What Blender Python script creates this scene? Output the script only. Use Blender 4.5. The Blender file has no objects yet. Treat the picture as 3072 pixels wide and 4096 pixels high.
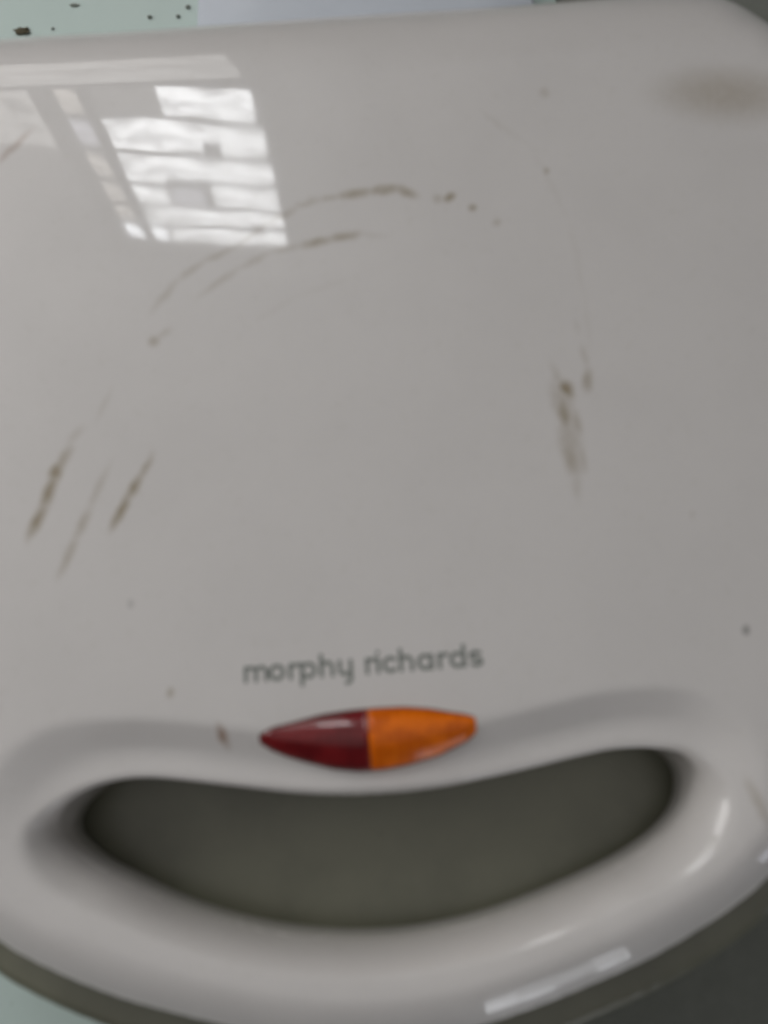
import bpy, math, random
import numpy as np
from mathutils import Matrix, Vector

random.seed(7)
S = bpy.context.scene
COL = S.collection
R = math.radians

# ------------------------------------------------------------------ camera
cam_d = bpy.data.cameras.new('camera')
cam = bpy.data.objects.new('camera', cam_d)
COL.objects.link(cam)
TH, YAW = R(15.0), R(-4.0)
rz = Matrix.Rotation(YAW, 3, 'Z')
right = rz @ Vector((1, 0, 0))
up = rz @ Vector((0, math.cos(TH), math.sin(TH)))
fwd = rz @ Vector((0, math.sin(TH), -math.cos(TH)))
m = Matrix((right, up, -fwd)).transposed().to_4x4()
m.translation = Vector((0.00381, 0.00283, 0.200))
cam.matrix_world = m
cam_d.sensor_fit = 'VERTICAL'
cam_d.sensor_height = 24.0
cam_d.lens = 12.0 / math.tan(R(32.5))
cam_d.clip_start, cam_d.clip_end = 0.01, 50
cam_d.dof.use_dof = True
cam_d.dof.focus_distance = 0.62
cam_d.dof.aperture_fstop = 6.4
S.camera = cam

# ------------------------------------------------------------------ world, lamps, exposure
W = bpy.data.worlds.new('World')
S.world = W
W.use_nodes = True
bg = W.node_tree.nodes['Background']
bg.inputs['Color'].default_value = (0.90, 0.93, 1.0, 1)
bg.inputs['Strength'].default_value = 0.03
S.view_settings.view_transform = 'Standard'
S.view_settings.look = 'None'
S.view_settings.exposure = 0.0
S.view_settings.gamma = 1.0
S.cycles.use_denoising = True

def area(name, loc, target, sx, sy, power, color):
    d = bpy.data.lights.new(name, 'AREA')
    d.shape, d.size, d.size_y = 'RECTANGLE', sx, sy
    d.energy, d.color = power, color
    o = bpy.data.objects.new(name, d)
    COL.objects.link(o)
    o.location = loc
    o.rotation_euler = (Vector(target) - Vector(loc)).to_track_quat('-Z', 'Y').to_euler()
    return o

area('side_fill_lamp', (-0.58, 0.36, 0.36), (0, 0.06, 0), 0.52, 0.34, 2.1, (1.0, 0.985, 0.97))  # added fill lamp, no window modelled here; brightens the lid from the left
cl = area('ceiling_bounce_lamp', (-0.4, 0, 2.3), (-0.4, 0.0, 0), 5.0, 5.0, 16.5, (1.0, 0.985, 0.98))
cl.data.spread = R(130)
area('rear_side_lamp', (1.20, -0.95, 0.45), (0, 0, 0), 0.16, 0.20, 0.4, (0.85, 0.88, 1.0))

# ------------------------------------------------------------------ helpers
def link(name, me, mat=None, parent=None, smooth=True):
    o = bpy.data.objects.new(name, me)
    COL.objects.link(o)
    if mat: me.materials.append(mat)
    if parent: o.parent = parent
    if smooth:
        me.polygons.foreach_set('use_smooth', [True] * len(me.polygons))
    return o

def mesh(name, v, f, mat=None, parent=None, smooth=True):
    me = bpy.data.meshes.new(name)
    me.from_pydata([tuple(map(float, p)) for p in v], [], f)
    me.update()
    return link(name, me, mat, parent, smooth)

def thing(name, label, cat, loc=(0, 0, 0), group=None):
    o = bpy.data.objects.new(name, None)
    o.empty_display_size = 0.02
    COL.objects.link(o)
    o.location = loc
    o['label'], o['category'] = label, cat
    if group: o['group'] = group
    return o

def bevel_box(name, c, s, mat, parent=None, bev=0.002, seg=2, rot=0.0):
    import bmesh
    bm = bmesh.new()
    bmesh.ops.create_cube(bm, size=1.0)
    for v in bm.verts:
        v.co = Vector((v.co.x * s[0], v.co.y * s[1], v.co.z * s[2]))
    bmesh.ops.bevel(bm, geom=bm.edges[:], offset=bev, segments=seg, profile=0.5, affect='EDGES')
    me = bpy.data.meshes.new(name)
    bm.to_mesh(me); bm.free()
    o = link(name, me, mat, parent)
    o.location = c
    o.rotation_euler.z = rot
    return o

def new_mat(name):
    mt = bpy.data.materials.new(name)
    mt.use_nodes = True
    nt = mt.node_tree
    return mt, nt, nt.nodes['Principled BSDF']

def setp(b, **k):
    for n, v in k.items():
        b.inputs[n.replace('_', ' ')].default_value = v

def noise(nt, scale, detail=3, rough=0.55, coord=None):
    n = nt.nodes.new('ShaderNodeTexNoise')
    n.inputs['Scale'].default_value = scale
    n.inputs['Detail'].default_value = detail
    n.inputs['Roughness'].default_value = rough
    if coord: nt.links.new(coord, n.inputs['Vector'])
    return n

def mixc(nt, fac, a, b):
    n = nt.nodes.new('ShaderNodeMix')
    n.data_type = 'RGBA'
    for sock, v in ((n.inputs[0], fac), (n.inputs[6], a), (n.inputs[7], b)):
        if hasattr(v, 'is_output'): nt.links.new(v, sock)
        else: sock.default_value = v
    return n.outputs[2]

def math_n(nt, op, a, b=None, clamp=False):
    n = nt.nodes.new('ShaderNodeMath')
    n.operation, n.use_clamp = op, clamp
    for i, v in enumerate((a, b)):
        if v is None: continue
        if hasattr(v, 'is_output'): nt.links.new(v, n.inputs[i])
        else: n.inputs[i].default_value = v
    return n.outputs[0]

def maprange(nt, v, a, b, c, d, smooth=True):
    n = nt.nodes.new('ShaderNodeMapRange')
    if smooth: n.interpolation_type = 'SMOOTHSTEP'
    nt.links.new(v, n.inputs['Value'])
    for k, x in zip(('From Min', 'From Max', 'To Min', 'To Max'), (a, b, c, d)):
        n.inputs[k].default_value = x
    return n.outputs['Result']

# ------------------------------------------------------------------ materials
# scorch and grease marks on the lid, and a broad soft olive patch at back right: x mm, y mm, half length, half width, angle, strength, kind
STAINS_AND_PATCH = [(-7.9,149.5,4.1,0.91,0.22,0.3,0),(-1.5,150.8,3.74,0.92,0.18,0.3,0),(5.9,151.8,5.3,1.25,0.11,0.62,0),(14.3,152.3,4.92,1.25,0.01,0.62,0),(20.5,151.2,3.32,1.25,-0.5,0.62,0),(33.0,148.5,1.37,1.42,-0.79,0.8,0),(29.7,148.3,1.97,1.33,-0.22,0.3,0),(39.1,144.8,1.3,0.91,-0.7,0.7,0),(45.6,139.2,1.5,0.99,-0.68,0.3,0),(-5.8,136.5,4.87,1.15,0.19,0.6,0),(1.9,137.8,4.63,1.15,0.13,0.6,0),(9.7,137.7,4.22,0.82,-0.15,0.12,0),(-41.2,130.2,4.65,0.89,0.62,0.3,0),(-33.7,134.5,5.32,0.89,0.42,0.3,0),(-24.4,140.0,6.84,0.9,0.63,0.3,0),(-15.3,145.8,5.24,0.91,0.49,0.3,0),(-33.5,125.8,7.8,0.88,0.61,0.26,0),(-23.3,132.0,5.44,0.89,0.46,0.26,0),(-14.7,134.9,4.99,0.9,0.17,0.26,0),(-51.8,108.8,1.84,1.19,0.29,0.5,0),(-49.3,110.8,2.61,0.79,0.68,0.22,0),(-48.6,123.0,6.52,0.96,0.92,0.26,0),(-42.2,129.7,4.32,0.97,0.63,0.26,0),(-81.5,60.2,4.84,1.26,1.14,0.8,0),(-78.7,67.8,5.09,1.27,1.27,0.8,0),(-77.1,73.0,2.22,1.28,1.28,0.8,0),(-75.5,75.8,4.62,1.13,1.11,0.5,0),(-73.2,50.5,5.79,1.02,1.18,0.42,0),(-69.9,58.5,4.31,1.03,1.17,0.42,0),(-66.0,67.8,7.27,0.89,1.17,0.25,0),(-60.1,61.2,5.47,1.04,1.09,0.8,0),(-56.7,67.5,3.18,1.05,1.06,0.8,0),(-53.9,72.5,3.92,0.83,1.05,0.5,0),(-65.0,91.0,4.81,0.77,1.14,0.14,0),(-72.4,83.0,3.02,0.92,0.9,0.2,0),(58.7,87.0,2.31,1.48,-1.12,0.85,0),(55.7,83.4,2.26,1.09,-1.49,0.3,0),(57.3,79.8,4.25,1.32,-1.57,0.7,0),(60.2,77.3,3.82,1.16,-1.5,0.4,0),(57.5,67.7,4.9,1.83,-1.46,0.5,0),(60.5,67.2,3.23,0.91,-1.54,0.3,0),(64.8,89.1,3.09,1.17,-1.76,0.5,0),(58.1,59.8,3.85,0.98,-1.65,0.2,0),(56.8,90.9,3.14,0.94,-1.36,0.22,0),(65.0,96.1,3.35,0.79,-1.48,0.2,0),(64.2,104.9,2.34,0.8,-1.52,0.1,0),(64.5,182.7,1.95,1.39,-0.63,0.25,0),(61.5,155.3,1.0,0.93,-0.07,0.5,0),(57.3,83.8,6.39,2.34,-1.5,0.33,0),(57.8,72.0,8.81,2.31,-1.55,0.33,0),(57.5,80.5,6.11,1.09,-1.51,0.6,0),(48.4,173.5,5.73,0.77,-0.86,0.1,0),(-93.0,174.5,7.54,0.93,0.86,0.45,1),(94.8,19.7,1.07,0.93,-0.07,0.8,2),(-47.4,14.5,1.0,0.84,-0.07,0.5,0),(-57.2,37.1,0.92,0.8,-0.07,0.35,2),(-35.1,3.5,2.38,0.9,-1.26,0.8,1),(57.3,83.8,6.39,2.34,-1.5,0.33,0),(57.8,72.0,8.81,2.31,-1.55,0.33,0),(57.5,80.5,6.11,1.09,-1.51,0.6,0),(51.9,170.4,10.36,0.86,-0.8,0.06,0),(62.5,150.7,13.91,0.85,-1.28,0.06,0),(66.9,125.4,13.18,0.83,-1.52,0.06,0),(67.1,105.1,8.3,0.8,-1.62,0.06,0),(-17.7,116.6,6.71,0.8,0.55,0.06,0),(-4.6,122.2,8.78,0.8,0.29,0.06,0),(86.7,50.3,0.78,0.67,-0.07,0.2,0),(118.9,178.2,22.94,6.93,-0.11,0.42,0),(90.5,-20.2,5.45,1.09,-1.28,0.35,0),(-62.0,-6.6,1.2,0.68,-0.37,0.8,2),(51.2,-11.5,4.54,1.37,-0.53,0.2,0)]

def plastic(name, base, stains=False, coat=1.0, speck=0.10, mott=0.965):
    mt, nt, b = new_mat(name)
    tc = nt.nodes.new('ShaderNodeTexCoord')
    co = tc.outputs['Object']
    n1 = noise(nt, 28, 4, 0.6, co)
    n2 = noise(nt, 420, 2, 0.5, co)
    dark = tuple(c * mott for c in base) + (1,)
    col = mixc(nt, maprange(nt, n1.outputs['Fac'], 0.35, 0.7, 0, 1), tuple(base) + (1,), dark)
    col = mixc(nt, maprange(nt, n2.outputs['Fac'], 0.58, 0.75, 0, speck), col, (0.50, 0.47, 0.40, 1))
    if stains:
        wob = noise(nt, 260, 2, 0.5, co)
        sub = nt.nodes.new('ShaderNodeVectorMath'); sub.operation = 'SUBTRACT'
        nt.links.new(wob.outputs['Color'], sub.inputs[0]); sub.inputs[1].default_value = (0.5, 0.5, 0.5)
        sc = nt.nodes.new('ShaderNodeVectorMath'); sc.operation = 'MULTIPLY'
        nt.links.new(sub.outputs[0], sc.inputs[0]); sc.inputs[1].default_value = (0.0016, 0.0016, 0)
        msk = nt.nodes.new('ShaderNodeVectorMath'); msk.operation = 'MULTIPLY'
        nt.links.new(co, msk.inputs[0]); msk.inputs[1].default_value = (1, 1, 0)
        ad = nt.nodes.new('ShaderNodeVectorMath'); ad.operation = 'ADD'
        nt.links.new(msk.outputs[0], ad.inputs[0]); nt.links.new(sc.outputs[0], ad.inputs[1])
        grain = noise(nt, 520, 3, 0.6, co)
        g = maprange(nt, grain.outputs['Fac'], 0.3, 0.6, 0.8, 1.0)
        acc = [None, None, None]
        for x, y, hl, hw, an, stg, kind in STAINS_AND_PATCH:
            mp = nt.nodes.new('ShaderNodeMapping'); mp.vector_type = 'TEXTURE'
            nt.links.new(ad.outputs[0], mp.inputs['Vector'])
            mp.inputs['Location'].default_value = (x / 1000, y / 1000, 0)
            mp.inputs['Rotation'].default_value = (0, 0, an)
            mp.inputs['Scale'].default_value = ((hl + (1.2 if hl > 2.2 else 0.2)) * 1.25 / 1000, hw * 2.0 / 1000, 1)
            ln = nt.nodes.new('ShaderNodeVectorMath'); ln.operation = 'LENGTH'
            nt.links.new(mp.outputs[0], ln.inputs[0])
            v = maprange(nt, ln.outputs['Value'], 1.0, 0.1, 0, stg)
            acc[kind] = v if acc[kind] is None else math_n(nt, 'MAXIMUM', acc[kind], v)
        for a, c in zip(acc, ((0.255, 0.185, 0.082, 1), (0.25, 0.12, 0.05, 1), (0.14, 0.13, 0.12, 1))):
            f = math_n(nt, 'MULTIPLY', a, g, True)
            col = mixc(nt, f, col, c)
    nt.links.new(col, b.inputs['Base Color'])
    sm = noise(nt, 17, 5, 0.7, co)                    # greasy smears: the gloss varies a little
    nt.links.new(maprange(nt, sm.outputs['Fac'], 0.35, 0.68, 0.028, 0.06), b.inputs['Coat Roughness'])
    setp(b, Roughness=0.38, IOR=1.48, Coat_Weight=coat,  Coat_IOR=1.5)
    return mt

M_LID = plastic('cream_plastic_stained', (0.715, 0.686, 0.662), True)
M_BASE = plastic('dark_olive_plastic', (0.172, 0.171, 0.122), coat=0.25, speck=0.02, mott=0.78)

def lens_mat(name, c1, c2, c3, coat):
    mt, nt, b = new_mat(name)
    tc = nt.nodes.new('ShaderNodeTexCoord')
    sep = nt.nodes.new('ShaderNodeSeparateXYZ')
    nt.links.new(tc.outputs['Generated'], sep.inputs[0])
    n = noise(nt, 3.2, 2, 0.5, tc.outputs['Generated'])
    w = nt.nodes.new('ShaderNodeTexWave')            # moulded prisms on the back of the lens
    w.inputs['Scale'].default_value = 3.4
    w.inputs['Distortion'].default_value = 0.6
    nt.links.new(tc.outputs['Generated'], w.inputs['Vector'])
    col = mixc(nt, maprange(nt, n.outputs['Fac'], 0.38, 0.62, 0, 1), c1, c2)
    col = mixc(nt, maprange(nt, w.outputs['Fac'], 0.3, 1.0, 0, 0.14), col, c3)
    nt.links.new(col, b.inputs['Base Color'])
    setp(b, Roughness=0.3, IOR=1.49, Specular_IOR_Level=0.15, Coat_Weight=coat, Coat_Roughness=0.10,
         Subsurface_Weight=0.0)
    return mt

M_RED = lens_mat('red_lens', (0.125, 0.005, 0.007, 1), (0.20, 0.010, 0.012, 1), (0.27, 0.015, 0.018, 1), 1.0)
M_AMB = lens_mat('amber_lens', (0.70, 0.125, 0.001, 1), (0.93, 0.19, 0.002, 1), (0.90, 0.26, 0.006, 1), 0.4)

M_INK, nt, b = new_mat('grey_print')
tc = nt.nodes.new('ShaderNodeTexCoord')
n = noise(nt, 900, 2, 0.5, tc.outputs['Object'])
nt.links.new(mixc(nt, n.outputs['Fac'], (0.16, 0.175, 0.155, 1), (0.27, 0.285, 0.26, 1)), b.inputs['Base Color'])
setp(b, Roughness=0.35)

M_TOP, nt, b = new_mat('teal_worktop')
tc = nt.nodes.new('ShaderNodeTexCoord')
n = noise(nt, 9, 5, 0.6, tc.outputs['Object'])
n2 = noise(nt, 160, 3, 0.6, tc.outputs['Object'])
col = mixc(nt, n.outputs['Fac'], (0.47, 0.58, 0.54, 1), (0.56, 0.66, 0.62, 1))
col = mixc(nt, maprange(nt, n2.outputs['Fac'], 0.68, 0.80, 0, 0.25), col, (0.12, 0.15, 0.12, 1))
nt.links.new(col, b.inputs['Base Color'])
setp(b, Roughness=0.35)

def plain(name, c1, c2, scale, rough=0.5, coat=0.0):
    mt, nt, b = new_mat(name)
    tc = nt.nodes.new('ShaderNodeTexCoord')
    n = noise(nt, scale, 4, 0.6, tc.outputs['Object'])
    nt.links.new(mixc(nt, n.outputs['Fac'], c1 + (1,), c2 + (1,)), b.inputs['Base Color'])
    setp(b, Roughness=rough, Coat_Weight=coat)
    return mt

M_BOARD = plain('pale_board', (0.56, 0.60, 0.66), (0.64, 0.68, 0.74), 30, 0.4)
M_SHEET = plain('dark_sheet', (0.145, 0.152, 0.132), (0.200, 0.208, 0.182), 200, 0.9)
M_CRUMB = plain('burnt_crumb', (0.15, 0.17, 0.145), (0.23, 0.25, 0.22), 900, 0.9)
M_RUST = plain('brown_crumb', (0.12, 0.105, 0.06), (0.06, 0.05, 0.03), 900, 0.9)
M_FRAME = plain('window_frame_paint', (0.10, 0.10, 0.10), (0.16, 0.155, 0.15), 20, 0.6)
M_SEAT = plain('lens_joint_dark', (0.10, 0.07, 0.055), (0.16, 0.12, 0.10), 400, 0.6)  # dark brown for the joint round the lens
M_FOOT = plain('rubber_foot', (0.03, 0.03, 0.03), (0.05, 0.05, 0.05), 100, 0.8)
M_STEEL = plain('hinge_steel', (0.40, 0.40, 0.40), (0.5, 0.5, 0.5), 100, 0.35)

# ------------------------------------------------------------------ curves (millimetres)
def closed_spline(pts, n):
    p = np.array(pts, float)
    k = len(p)
    out = []
    for i in range(k):
        p0, p1, p2, p3 = p[i - 1], p[i], p[(i + 1) % k], p[(i + 2) % k]
        d0, d1, d2 = [max(1e-6, np.linalg.norm(b_ - a_)) ** 0.5 for a_, b_ in ((p0, p1), (p1, p2), (p2, p3))]
        t0, t1 = 0.0, d0
        t2 = t1 + d1; t3 = t2 + d2
        t = np.linspace(t1, t2, 24, endpoint=False)[:, None]
        A1 = (t1 - t) / (t1 - t0) * p0 + (t - t0) / (t1 - t0) * p1
        A2 = (t2 - t) / (t2 - t1) * p1 + (t - t1) / (t2 - t1) * p2
        A3 = (t3 - t) / (t3 - t2) * p2 + (t - t2) / (t3 - t2) * p3
        B1 = (t2 - t) / (t2 - t0) * A1 + (t - t0) / (t2 - t0) * A2
        B2 = (t3 - t) / (t3 - t1) * A2 + (t - t1) / (t3 - t1) * A3
        out.append((t2 - t) / (t2 - t1) * B1 + (t - t1) / (t2 - t1) * B2)
    q = np.concatenate(out)
    L = np.r_[0, np.cumsum(np.linalg.norm(np.diff(np.r_[q, q[:1]], axis=0), axis=1))]
    s = np.linspace(0, L[-1], n, endpoint=False)
    qq = np.r_[q, q[:1]]
    return np.c_[np.interp(s, L, qq[:, 0]), np.interp(s, L, qq[:, 1])]

APER = [(-71.9, -15.5), (-70.9, -11.4), (-68.1, -7.9), (-64.0, -5.6), (-58.1, -4.8), (-50.1, -5.4), (-40.0, -7.1),
        (-28.7, -9.2), (-17.5, -11.2), (-6.2, -12.4), (5.0, -12.7), (16.4, -12.2), (27.9, -10.8), (39.5, -9.1),
        (51.2, -7.2), (59.4, -6.2), (67.0, -6.3), (71.9, -8.0), (74.7, -11.8), (74.8, -16.2), (72.6, -20.9),
        (67.9, -25.3), (60.6, -29.5), (51.1, -33.3), (39.6, -37.0), (28.2, -40.1), (17.1, -42.1), (6.1, -43.1),
        (-3.7, -43.0), (-14.5, -41.9), (-25.2, -39.9), (-37.1, -36.4), (-47.9, -32.1), (-57.8, -26.9), (-66.5, -21.7)]
half = [(x_, y_ + 6.5 * min(1, max(0, (y_ - 60) / 100))) for x_, y_ in [(0, -65.4), (16, -64.4), (30, -61.6), (48, -56.6), (62, -52.0), (76, -45.9), (88, -39.3), (98.5, -31), (107, -20), (114, -6), (121, 9),
        (129, 29), (136, 52), (140.5, 80), (143, 115), (145, 150), (146.5, 185), (144.8, 203), (137.5, 214),
        (127.5, 220.5), (104, 222.5), (60, 222.2), (20, 222.6)]]
OUT = [(x + 1, y + 0.012 * x * (y > 100)) for x, y in half] + [(-x + 1, y - 0.012 * x * (y > 100)) for x, y in half[::-1] if x > 0]
# the traced opening: its back lip is the rim itself, elsewhere it is the foot of the rounded inner wall
def _low(p):
    k = 1.0725 if p[1] < -15 or abs(p[0] - 1.3) > 71 else 1.0 + 0.0725 * max(0.0, min(1.0, (abs(p[0] - 1.3) - 60) / 11))
    return (3.8 + (p[0] - 3.8) * k, 2.8 + (p[1] - 2.8) * k)
APER = [_low(p) for p in APER]
CEN = np.array([1.0, -25.0])
A0 = closed_spline(APER, 1600)
O0 = closed_spline(OUT, 1600)

def by_angle(P, ang):
    a = np.arctan2(P[:, 1] - CEN[1], P[:, 0] - CEN[0])
    o = np.argsort(a)
    a, Q = a[o], P[o]
    a = np.r_[a[-1] - 2 * np.pi, a, a[0] + 2 * np.pi]
    Q = np.r_[Q[-1:], Q, Q[:1]]
    return np.c_[np.interp(ang, a, Q[:, 0]), np.interp(ang, a, Q[:, 1])]

fine = np.linspace(-np.pi, np.pi, 6000)
la = np.linalg.norm(np.diff(by_angle(A0, fine), axis=0), axis=1)
lo = np.linalg.norm(np.diff(by_angle(O0, fine), axis=0), axis=1)
w = la / la.sum() * 1.3 + lo / lo.sum() + 0.2 / 6000
cw = np.r_[0, np.cumsum(w)]; cw /= cw[-1]
NT = 460
ANG = np.interp(np.linspace(0, 1, NT, endpoint=False), cw, fine)
A, O = by_angle(A0, ANG), by_angle(O0, ANG)

def dist(P, C):
    d = np.empty(len(P)); idx = np.empty(len(P), int)
    for i in range(0, len(P), 2000):
        q = ((P[i:i + 2000, None, :] - C[None]) ** 2).sum(2)
        idx[i:i + 2000] = q.argmin(1)
        d[i:i + 2000] = np.sqrt(q.min(1))
    return d, idx

def bump(x, c, wd):
    return np.exp(-((x - c) / wd) ** 2)

def wobble(x, y):     # sink marks and slight waviness of the moulding
    return 0.0032 * np.sin(y / 2.3 + 1.7 * np.sin(x / 9.0)) * np.sin(x / 6.1 + 0.6) + 0.5 * (0.018 * np.sin(x / 17.0 + 0.7) * np.sin(y / 14.0 + 1.9) + 0.008 * np.sin(x / 7.3 + y / 9.1) + 0.006 * np.sin(y / 5.1 - x / 21.0))

def surf(P):
    """height (mm) of the lid's top face at P"""
    P = np.atleast_2d(P).astype(float)
    x, y = P[:, 0], P[:, 1]
    z = wobble(x, y) - 0.0000 * x
    dA, iA = dist(P, A0)
    qa = A0[iA]
    ends = np.clip((np.abs(qa[:, 0] - 1.3) - 55) / 20, 0, 1)
    top = 1 / (1 + np.exp(-(qa[:, 1] + 17 - 3.5 * ends) / 2.5))              # 1 on the upper lip, 0 on the bar side
    D = 15.0 * top + 10.5 * (1 - top) + 5 * bump(qa[:, 0], -76, 11) + 2 * bump(qa[:, 0], 79, 11)
    H = 4.2 * top + 1.2 * (1 - top)
    # from the crease at D the face slopes down, then levels into a narrow ledge round the opening
    led = 3.6 * top
    u = np.clip((dA - led) / (D - led), 0, 1)
    qa_, qb_ = 0.42, 0.22
    ramp = np.where(u < qa_, u * u / (2 * qa_), np.where(u < 1 - qb_, u - qa_ / 2, 1 - qa_ / 2 - qb_ / 2 - (1 - u) ** 2 / (2 * qb_)))
    z -= H * (1 - ramp / (1 - qa_ / 2 - qb_ / 2))
    rl = 1.6 * top + (6.0 + 2.5 * ends) * (1 - top)                            # radius where the top meets the opening
    hl = 1.0 * top + 15.0 * (1 - top)
    lip = np.clip(1 - dA / rl, 0, 1)
    z -= hl * (1 - np.sqrt(np.clip(1 - lip ** 2, 0, 1)))
    front = np.clip((6 - y) / 70, 0, 1)
    z -= 2.2 * front ** 1.6
    dO, iO = dist(P, O0)
    qo = O0[iO]
    back = 1 / (1 + np.exp(-(qo[:, 1] - 35) / 9))
    side = back / (1 + np.exp((qo[:, 1] - 207) / 5))                # the long sides have a tighter edge than the back
    Rr = (34 - 21 * side) * back + 10.5 * (1 - back)
    Hr = (19 - 8 * side) * back + 4.3 * (1 - back)
    t = np.clip(1 - dO / Rr, 0, 1)
    p = 2.0 + 0.35 * back
    z -= Hr * back * (1 - np.clip(1 - t ** p, 0, 1) ** (1 / 2.0)) + Hr * (1 - back) * t ** 1.9
    return z

# ------------------------------------------------------------------ the sandwich toaster
toaster = thing('sandwich_toaster', 'cream plastic sandwich toaster with stained glossy lid and smile shaped handle opening', 'sandwich toaster', (0, 0, -0.080))
OFF = Vector((0, 0, 0.080))

def ring_mesh(rings, name, mat, close=True):
    V = np.concatenate(rings) / 1000.0
    V[:, 2] += OFF.z
    n, k = len(rings[0]), len(rings)
    F = []
    for r in range(k if close else k - 1):
        a, b_ = r * n, ((r + 1) % k) * n
        for i in range(n):
            j = (i + 1) % n
            F.append((a + i, a + j, b_ + j, b_ + i))
    return mesh(name, V, F, mat, toaster)

dirv = O - A
L = np.linalg.norm(dirv, axis=1)
inn = np.array([0, .12, .3, .55, .8, 1.1, 1.5, 2, 2.7, 3.5, 4.5, 5.7, 7, 8.5, 10, 12, 14, 16, 18, 20.0])
ex = np.array([0, .05, .15, .35, .7, 1.1, 1.6, 2.2, 3, 3.8, 4.8, 6, 7.5, 9.5, 12, 15, 18, 22, 26, 30, 34.0])
rings = []
zc = lambda P, z: np.c_[P, np.full(len(P), z) if np.isscalar(z) else z]
nA = (CEN - A); nA /= np.linalg.norm(nA, axis=1)[:, None]
zA = surf(A)
rings.append(zc(A - nA * 0.6, -27.0))
rings.append(zc(A, -26.5))
rings.append(zc(A, np.minimum(zA - 3.0, -19.0)))
rings.append(zc(A, zA - 0.4))
ei = np.minimum(20.0, 0.47 * L) / 20.0
eo = np.minimum(34.0, 0.47 * L) / 34.0
for d in inn:
    P = A + dirv * (d * ei / L)[:, None]
    rings.append(zc(P, surf(P)))
i_end, o_end = 20 * ei, L - 34 * eo
for s in np.linspace(0, 1, 92)[1:-1]:
    P = A + dirv * ((i_end + (o_end - i_end) * s) / L)[:, None]
    rings.append(zc(P, surf(P)))
for d in ex[::-1]:
    P = A + dirv * ((L - d * eo) / L)[:, None]
    rings.append(zc(P, surf(P)))
zO = surf(O)
tan = np.roll(O, -1, 0) - np.roll(O, 1, 0)
nO = np.c_[tan[:, 1], -tan[:, 0]]; nO /= np.linalg.norm(nO, axis=1)[:, None]
frontness = 1 / (1 + np.exp((O[:, 1] - 5) / 10))
fl = (3.0 * frontness)[:, None]
for dz, e in ((1.0, .12), (2.5, .28), (4.5, .5), (7, .75), (9.5, .93), (11, 1.0), (11.8, .99)):
    rings.append(zc(O + nO * (fl * e + 0.15), zO - dz))
rings.append(zc(O + nO * (fl * 0.9 - 1.0), zO - 12.2))
rings.append(zc(O - nO * 5.0, -24.0))
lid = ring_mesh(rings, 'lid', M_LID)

# base shell under the lid, closed across the opening: this is what shows through the handle
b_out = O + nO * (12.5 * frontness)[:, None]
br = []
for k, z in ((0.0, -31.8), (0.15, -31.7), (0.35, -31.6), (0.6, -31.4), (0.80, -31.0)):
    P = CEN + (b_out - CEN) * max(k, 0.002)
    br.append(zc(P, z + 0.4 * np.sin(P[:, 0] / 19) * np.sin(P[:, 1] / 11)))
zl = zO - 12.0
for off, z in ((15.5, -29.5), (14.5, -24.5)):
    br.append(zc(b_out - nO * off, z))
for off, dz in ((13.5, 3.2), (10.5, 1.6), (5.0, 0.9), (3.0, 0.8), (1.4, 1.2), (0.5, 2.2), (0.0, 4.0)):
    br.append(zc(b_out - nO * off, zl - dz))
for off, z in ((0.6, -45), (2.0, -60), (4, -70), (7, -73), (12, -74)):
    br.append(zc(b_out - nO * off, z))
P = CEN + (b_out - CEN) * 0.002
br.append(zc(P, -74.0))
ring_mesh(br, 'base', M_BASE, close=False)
for x, y in ((-110, 60), (112, 60), (-115, 195), (117, 195)):
    bevel_box('foot', (x / 1000, y / 1000, 0.0032), (0.018, 0.018, 0.0064), M_FOOT, toaster, 0.002)
for x in (-85, 87):
    bevel_box('hinge', (x / 1000, 0.2320, OFF.z - 0.030), (0.035, 0.009, 0.016), M_BASE, toaster, 0.002)

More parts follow.
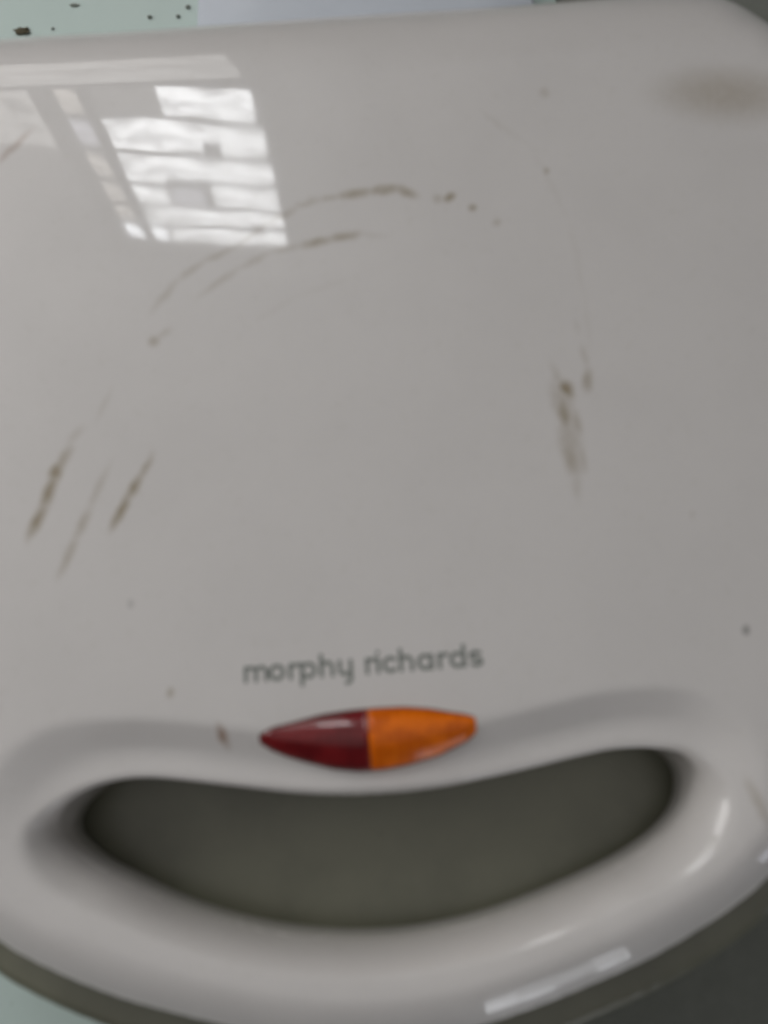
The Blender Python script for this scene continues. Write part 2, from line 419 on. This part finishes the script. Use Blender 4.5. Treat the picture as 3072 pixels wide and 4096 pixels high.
# the red and amber indicator, one domed lens in two halves
UP = np.array([(-26.6, 2.6), (-25.0, 3.7), (-22.5, 4.6), (-18, 5.3), (-11.5, 6.6), (-5, 7.15), (2, 7.3), (9, 7.1), (15, 6.3), (20, 5.1), (24, 4.3), (25.9, 3.4)])
LO = np.array([(-26.6, 1.9), (-24.6, 0.0), (-20, -2.2), (-15, -4.0), (-9, -5.9), (-3, -6.9), (3, -6.9), (9, -6.2), (16.5, -4.6), (22, -2.3), (24.6, -1.2), (25.9, 0.6)])
def smooth_interp(x, P):
    acc = 0
    for s in np.linspace(-1.2, 1.2, 7):
        acc = acc + np.interp(np.clip(x + s, P[0, 0], P[-1, 0]), P[:, 0], P[:, 1])
    return acc / 7
def lens_half(name, x0, x1, mat):
    nx, ny = 46, 25
    V, F = [], []
    u = np.linspace(0, 1, nx)
    xs = x0 + (x1 - x0) * (u ** 1.6 if x0 < -1 else 1 - (1 - u) ** 1.6)
    for x in xs:
        yu, yl = float(smooth_interp(x, UP)), float(smooth_interp(x, LO))
        if x < -26.5: yu = yl + 0.02
        th = np.linspace(0, np.pi, ny)
        yy = (yu + yl) / 2 - np.cos(th) * (yu - yl) / 2
        zb = surf(np.c_[np.full(ny, x), yy])
        zb = zb * 0.4 + np.interp(yy, [yl, yu], [zb[0], zb[-1]]) * 0.6
        wd = (yu - yl) / 14.2
        zz = zb - 0.5 + 0.8 * np.minimum(1, np.sin(th) * 3.0) ** 0.5 * min(1, wd * 3) + 3.3 * wd ** 1.1 * np.where(np.cos(th) > 0, 0.5 + 0.5 * np.sin(th) ** 1.9, np.sin(th) ** 1.9) * np.minimum(1, np.sin(th) * 5)
        V += [(x, a, c) for a, c in zip(yy, zz)]
    top_n = len(V)
    V += [(x, y, z - 3.0) for x, y, z in V]
    for i in range(nx - 1):
        for j in range(ny - 1):
            a = i * ny + j
            F.append((a, a + ny, a + ny + 1, a + 1))
            F.append((a + top_n, a + 1 + top_n, a + ny + 1 + top_n, a + ny + top_n))
        for j in (0, ny - 1):
            a, c = i * ny + j, (i + 1) * ny + j
            F.append((a, c, c + top_n, a + top_n) if j else (c, a, a + top_n, c + top_n))
    for i in (0, nx - 1):
        for j in range(ny - 1):
            a, c = i * ny + j, i * ny + j + 1
            F.append((a, c, c + top_n, a + top_n))
    V = np.array(V) / 1000.0
    V[:, 2] += OFF.z
    o = mesh(name, V, F, mat, toaster)
    return o
ro = lens_half('indicator_lens', -26.6, -0.12, M_RED); ro['label'] = 'dark red half of the indicator lens'
ao = lens_half('indicator_lens', 0.12, 25.9, M_AMB); ao['label'] = 'amber orange half of the indicator lens'

# dark seat the lens sits in: shows as the thin joint round it and between the halves
def lens_seat():
    xs = np.linspace(-26.3, 25.6, 70)
    V, F = [], []
    for x in xs:
        yu, yl = float(smooth_interp(x, UP)) + 0.32, float(smooth_interp(x, LO)) - 0.32
        yy = np.linspace(yl, yu, 9)
        V += [(x, a, c) for a, c in zip(yy, surf(np.c_[np.full(9, x), yy]) + 0.06)]
    for i in range(69):
        for j in range(8):
            a = i * 9 + j
            F.append((a, a + 9, a + 10, a + 1))
    V = np.array(V) / 1000.0
    V[:, 2] += OFF.z
    return mesh('lens_seat', V, F, M_SEAT, toaster)
lens_seat()

# printed name: strokes in millimetres, filled by marching over a fine grid
HW, X = 0.50, 4.15
def seg(ax, ay, bx, by):
    def f(px, py):
        dx, dy = bx - ax, by - ay
        t = np.clip(((px - ax) * dx + (py - ay) * dy) / (dx * dx + dy * dy), 0, 1)
        return np.hypot(px - ax - t * dx, py - ay - t * dy)
    return f
def arc(cx, cy, r, a0, a1, sx=1.0):
    n_ = 22
    t = np.radians(np.linspace(a0, a1, n_))
    pts = np.c_[cx + r * sx * np.cos(t), cy + r * np.sin(t)]
    fs = [seg(*pts[i], *pts[i + 1]) for i in range(n_ - 1)]
    return lambda px, py: np.min([g(px, py) for g in fs], axis=0)
def letters():
    F = []
    r = X / 2 - HW
    lo_, hi = HW, X - HW
    ASC, DES = 5.9, -1.75
    def stem(x, a=lo_, b_=hi): F.append(seg(x, a, x, b_))
    def bowl(x): F.append(arc(x + r, X / 2, r, 0, 360))
    def arch(x, wd):
        q = wd / 2
        F.append(arc(x + q, hi - q, q, 0, 180)); F.append(seg(x + wd, hi - q, x + wd, lo_))
    x = -29.0
    stem(x); arch(x, 2.5); arch(x + 2.5, 2.5)                     # m
    x = -23.0; bowl(x)                                            # o
    x = -18.1; stem(x); F.append(arc(x + 1.45, hi - 1.45, 1.45, 70, 180))   # r
    x = -15.3; bowl(x); stem(x, DES + HW)                         # p
    x = -10.5; stem(x, lo_, ASC - HW); arch(x, 2.7)               # h
    x = -6.0                                                      # y
    F.append(seg(x, hi, x, lo_ + 1.35)); F.append(arc(x + 1.35, lo_ + 1.35, 1.35, 180, 360)); F.append(seg(x + 2.7, hi, x + 2.7, DES + 1.2))
    F.append(arc(x + 1.5, DES + 1.4, 1.2, 270, 350))
    x = 0.7; stem(x); F.append(arc(x + 1.45, hi - 1.45, 1.45, 70, 180))     # r
    x = 3.4; stem(x); F.append(seg(x, ASC - 0.75, x, ASC - 0.70))            # i
    x = 4.9; F.append(arc(x + r, X / 2, r, 48, 312))              # c
    x = 9.0; stem(x, lo_, ASC - HW); arch(x, 2.7)                 # h
    x = 13.4; bowl(x); stem(x + 2 * r)                            # a
    x = 18.5; stem(x); F.append(arc(x + 1.45, hi - 1.45, 1.45, 70, 180))    # r
    x = 21.4; bowl(x); stem(x + 2 * r, lo_, ASC - HW)             # d
    x = 26.3                                                      # s
    q = (X - 2 * HW) / 4
    F.append(arc(x + 1.2, hi - q, q, 40, 270, 1.6)); F.append(arc(x + 1.2, lo_ + q, q, -140, 90, 1.6))
    return F
def lettering():
    h = 0.11
    gx, gy = np.arange(-30.2, 30.2, h), np.arange(-2.6, 6.6, h)
    PX, PY = np.meshgrid(gx, gy, indexing='ij')
    d = np.min([f(PX, PY) for f in letters()], axis=0) - HW
    V, F, key = [], [], {}
    def vert(k, p):
        if k not in key:
            key[k] = len(V); V.append(p)
        return key[k]
    for i in range(len(gx) - 1):
        for j in range(len(gy) - 1):
            c = [(i, j), (i + 1, j), (i + 1, j + 1), (i, j + 1)]
            v = [d[q] for q in c]
            if min(v) >= 0: continue
            poly = []
            for k in range(4):
                a, b_ = c[k], c[(k + 1) % 4]
                if v[k] < 0: poly.append(vert(a, (gx[a[0]], gy[a[1]])))
                if (v[k] < 0) != (v[(k + 1) % 4] < 0):
                    t = v[k] / (v[k] - v[(k + 1) % 4])
                    p = (gx[a[0]] + t * (gx[b_[0]] - gx[a[0]]), gy[a[1]] + t * (gy[b_[1]] - gy[a[1]]))
                    poly.append(vert((min(a, b_), max(a, b_)), p))
            if len(poly) > 2: F.append(poly)
    P = np.array(V)
    P[:, 1] += 15.5
    z = surf(P) + 0.06
    V3 = np.c_[P, z] / 1000.0
    V3[:, 2] += OFF.z
    return mesh('lettering', V3, F, M_INK, lid, smooth=False)
lettering()

# ------------------------------------------------------------------ worktop and what lies behind
me_v = [(-2.2, -2.0, -0.0802), (2.2, -2.0, -0.0802), (2.2, 1.25, -0.0802), (-2.2, 1.25, -0.0802),
        (-2.2, -2.0, -0.12), (2.2, -2.0, -0.12), (2.2, 1.25, -0.12), (-2.2, 1.25, -0.12)]
wt = mesh('worktop', me_v, [(0, 1, 2, 3), (7, 6, 5, 4), (0, 4, 5, 1), (1, 5, 6, 2), (2, 6, 7, 3), (3, 7, 4, 0)], M_TOP, smooth=False)
wt['kind'] = 'structure'

def slab(name, pts, z0, z1, mat, label, cat):
    P = closed_spline(pts, 90)
    c = P.mean(0)
    rs = []
    for k, z in ((0.002, z1), (0.97, z1), (0.99, z1 - 0.0006), (1.0, z1 - 0.002), (1.0, z0), (0.002, z0)):
        rs.append(np.c_[(P - c) * k, np.full(len(P), z)])
    n_ = len(P)
    F = [(r * n_ + i, r * n_ + (i + 1) % n_, (r + 1) * n_ + (i + 1) % n_, (r + 1) * n_ + i) for r in range(5) for i in range(n_)]
    V = np.concatenate(rs); V[:, 2] -= z0
    o = mesh(name, V, F, mat)
    o.location = (c[0], c[1], z0)
    o['label'], o['category'] = label, cat
    return o
def straight(pts, n=6):
    out = []
    for (a, b_), (c, d) in zip(pts, pts[1:] + pts[:1]):
        out += [(a + (c - a) * t, b_ + (d - b_) * t) for t in np.linspace(0.25 / n, 1 - 0.25 / n, n)]
    return out
slab('board', straight([(-0.0565, 0.262), (0.088, 0.262), (0.092, 0.55), (-0.0435, 0.55)], 24), -0.080, -0.073, M_BOARD,
     'pale bluish white board lying flat on the worktop behind the toaster', 'board')
slab('dark_sheet', straight([(0.030, -0.32), (0.42, -0.30), (0.44, 0.52), (0.100, 0.53), (0.098, 0.292), (0.130, 0.250), (0.110, 0.1), (0.040, -0.06)]), -0.080, -0.074, M_SHEET,  # dark grey covering for the back right and front right of the worktop
     'dark grey sheet lying on the worktop along the right side of the toaster', 'cloth')

def crumb(x, y, r, mat, label, flat=0.5, stretch=1.0):
    import bmesh
    bm = bmesh.new()
    bmesh.ops.create_icosphere(bm, subdivisions=2, radius=r)
    rr = random.Random(int(abs(x) * 1e5))
    for v in bm.verts:
        k = 1 + rr.uniform(-0.25, 0.25)
        v.co = Vector((v.co.x * k * stretch, v.co.y * k, (v.co.z + r) * flat * k))
    me = bpy.data.meshes.new('crumb'); bm.to_mesh(me); bm.free()
    o = link('crumb', me, mat, None, False)
    o.location = (x, y, -0.0802)
    o['label'], o['category'], o['group'] = label, 'crumb', 'crumbs on the teal worktop'
crumb(-0.1310, 0.3015, 0.0018, M_RUST, 'largest brown crumb at the far left edge of the teal worktop', 0.4, 1.9)
crumb(-0.1180, 0.3022, 0.0007, M_CRUMB, 'small dark crumb just right of the largest brown crumb', 0.5)
crumb(-0.1090, 0.3140, 0.0008, M_CRUMB, 'long thin dark crumb on the worktop above the brown crumb', 0.4, 2.6)
crumb(-0.0764, 0.3052, 0.0010, M_CRUMB, 'small round dark crumb near the middle of the teal strip', 0.5)
crumb(-0.0642, 0.3048, 0.0009, M_CRUMB, 'tiny dark crumb close to the toaster edge by the pale board', 0.5)
crumb(-0.0600, 0.3095, 0.0010, M_CRUMB, 'dark crumb touching the corner of the pale board', 0.5)

# ------------------------------------------------------------------ the barred window that the lid mirrors
WY = 1.3
win = thing('window', 'tall barred kitchen window mirrored in the glossy lid at upper left', 'window', (-0.38, WY, 0.42))
wl = Vector(win.location)
win.rotation_euler.z = R(-7.8)
win.location.y += 0.030
def wbox(name, x0, x1, z0, z1, y0, y1, mat, bev=0.002):
    return bevel_box(name, Vector(((x0 + x1) / 2, (y0 + y1) / 2, (z0 + z1) / 2)) - wl, (x1 - x0, y1 - y0, z1 - z0), mat, win, bev, 1)
def pane_mat(name, col, strength):
    mt = bpy.data.materials.new(name); mt.use_nodes = True
    nt = mt.node_tree
    nt.nodes.remove(nt.nodes['Principled BSDF'])
    e = nt.nodes.new('ShaderNodeEmission')
    tc = nt.nodes.new('ShaderNodeTexCoord')
    mp = nt.nodes.new('ShaderNodeMapping')
    mp.inputs['Scale'].default_value = (0.45, 1, 1.6)
    nt.links.new(tc.outputs['Object'], mp.inputs['Vector'])
    n = noise(nt, 20, 4, 0.65, mp.outputs[0])
    f = maprange(nt, n.outputs['Fac'], 0.38, 0.58, 0.42, 1.10)
    s = math_n(nt, 'MULTIPLY', f, strength)
    e.inputs['Color'].default_value = col + (1,)
    nt.links.new(s, e.inputs['Strength'])
    nt.links.new(e.outputs[0], nt.nodes['Material Output'].inputs['Surface'])
    return mt
P_MAIN = pane_mat('bright_pane', (0.97, 0.985, 1.0), 11.0)
P_WARM = pane_mat('warm_pane', (1.0, 0.93, 0.85), 3.4)
P_LILAC = pane_mat('lilac_pane', (0.90, 0.90, 1.0), 4.0)
P_SKY = pane_mat('sky_pane', (0.93, 0.96, 1.0), 15.0)
P_DIM = pane_mat('dim_glow', (1.0, 0.98, 0.95), 2.3)
P_GREY = pane_mat('boarded_pane', (1.0, 0.97, 0.95), 0.55)
X0, XM0, XM1, X1 = -0.605, -0.560, -0.530, -0.163
Z = [1.183, 1.287, 1.397, 1.504, 1.595, 1.679, 1.750]
rows = [
    [(X0, XM0, P_WARM), (XM1, -0.395, P_GREY), (-0.385, X1, P_MAIN)],
    [(X0, XM0, P_LILAC), (XM1, X1, P_MAIN)],
    [(X0, XM0, P_WARM), (XM1, X1, P_MAIN)],
    [(X0, XM0, P_WARM), (XM1, -0.450, P_MAIN), (-0.435, -0.360, P_LILAC), (-0.335, X1, P_MAIN)],
    [(X0, XM0, P_WARM), (XM1, X1, P_MAIN)],
    [(X0, XM0, P_SKY), (XM1, -0.495, P_SKY), (-0.485, X1, P_MAIN)],
]
def pane(x0, x1, z0, z1, mt):
    xc, zc_ = (x0 + x1) / 2, (z0 + z1) / 2
    a, h = (x1 - x0) / 2, (z1 - z0) / 2
    t = 0.003
    v = [(-a, -t, -h), (a, -t, -h), (a, -t, h), (-a, -t, h), (-a, t, -h), (a, t, -h), (a, t, h), (-a, t, h)]
    o = mesh('pane', v, [(0, 1, 2, 3), (7, 6, 5, 4), (0, 4, 5, 1), (1, 5, 6, 2), (2, 6, 7, 3), (3, 7, 4, 0)], mt, win, False)
    o.location = Vector((xc, WY, zc_)) - wl
for k, row in enumerate(rows):
    for x0, x1, mt in row:
        if x1 == X1: x1 += -0.022 + 0.050 * k / 5
        pane(x0, x1, Z[k] + 0.0075, Z[k + 1] - 0.0075, mt)
for z0, z1 in ((1.200, 1.262), (1.270, 1.340), (1.348, 1.40)):
    pane(-1.05, X0 - 0.052, z0, z1, P_DIM)  # added glowing panels beside the window, mirrored in the lid as pale haze
for z in Z[1:-1]:
    wbox('glazing_bar', X0 - 0.001, X1 + 0.001, z - 0.008, z + 0.008, WY - 0.006, WY + 0.006, M_FRAME)
for xc, zc_, wx, wz in ((-0.300, 1.378, 0.040, 0.040), (-0.242, 1.672, 0.035, 0.026), (-0.392, 1.500, 0.090, 0.026)):  # dark blocks that interrupt the panes
    wbox('dark_block', xc - wx / 2, xc + wx / 2, zc_ - wz / 2, zc_ + wz / 2, WY - 0.012, WY + 0.012, M_FRAME)
wbox('mullion', XM0, XM1, Z[0], Z[-1], WY - 0.008, WY + 0.008, M_FRAME)
wbox('transom', X0 - 0.04, X1 + 0.04, 1.125, Z[0] + 0.006, WY - 0.007, WY + 0.007, M_FRAME)
for z0, z1 in ((0.60, 0.86), (0.868, 1.125)):
    pane(X0 - 0.25, X1 - 0.032, z0, z1 - 0.002, P_DIM)
wbox('sash_rail', X0 - 0.252, X1 + 0.002, 0.858, 0.870, WY - 0.015, WY + 0.012, M_FRAME)
wbox('frame_side', X1, X1 + 0.045, 0.54, 1.124, WY - 0.03, WY + 0.025, M_FRAME)
wbox('frame_side', X1, X1 + 0.045, Z[0] + 0.007, Z[-1] + 0.05, WY - 0.03, WY + 0.025, M_FRAME)
wbox('frame_side', X0 - 0.045, X0, Z[0] + 0.007, Z[-1] + 0.05, WY - 0.03, WY + 0.025, M_FRAME)
wbox('frame_head', X0, X1, Z[-1] - 0.006, Z[-1] + 0.05, WY - 0.028, WY + 0.023, M_FRAME)
wbox('sill', X0 - 0.30, X1 + 0.06, 0.42, 0.598, WY - 0.08, WY + 0.02, M_FRAME)

# ------------------------------------------------------------------ the second window, behind the photographer
win = thing('window', 'small low window behind the photographer mirrored in the front rim of the handle', 'window', (0.50, -1.35, 0.36))
wl = Vector(win.location) + Vector((0, 0, 0.20))
WY = -1.35
Q_A = pane_mat('daylight_pane', (0.93, 0.95, 1.0), 5.2)
Q_B = pane_mat('shaded_pane', (0.93, 0.96, 1.0), 1.3)
Q_C = pane_mat('pale_pane', (0.93, 0.95, 1.0), 2.8)
for k, (z0, z1, cols) in enumerate(((0.30, 0.46, (Q_A, Q_A, Q_B, Q_A)), (0.475, 0.64, (Q_A, Q_B, Q_C, Q_B)), (0.655, 0.80, (Q_C, Q_C, Q_B, Q_A)))):
    for c, mt in enumerate(cols):
        x0 = 0.30 + c * 0.10
        pane(x0 + 0.003, x0 + 0.097, z0, z1, mt)
for z in (0.4675, 0.6475):
    wbox('glazing_bar', 0.301, 0.699, z - 0.007, z + 0.007, WY - 0.006, WY + 0.006, M_FRAME)
for x0, x1 in ((0.26, 0.30), (0.70, 0.74)):
    wbox('frame_side', x0, x1, 0.30, 0.80, WY - 0.02, WY + 0.02, M_FRAME)
wbox('frame_head', 0.26, 0.74, 0.801, 0.84, WY - 0.018, WY + 0.018, M_FRAME)
wbox('sill', 0.24, 0.76, 0.26, 0.299, WY - 0.02, WY + 0.05, M_FRAME)
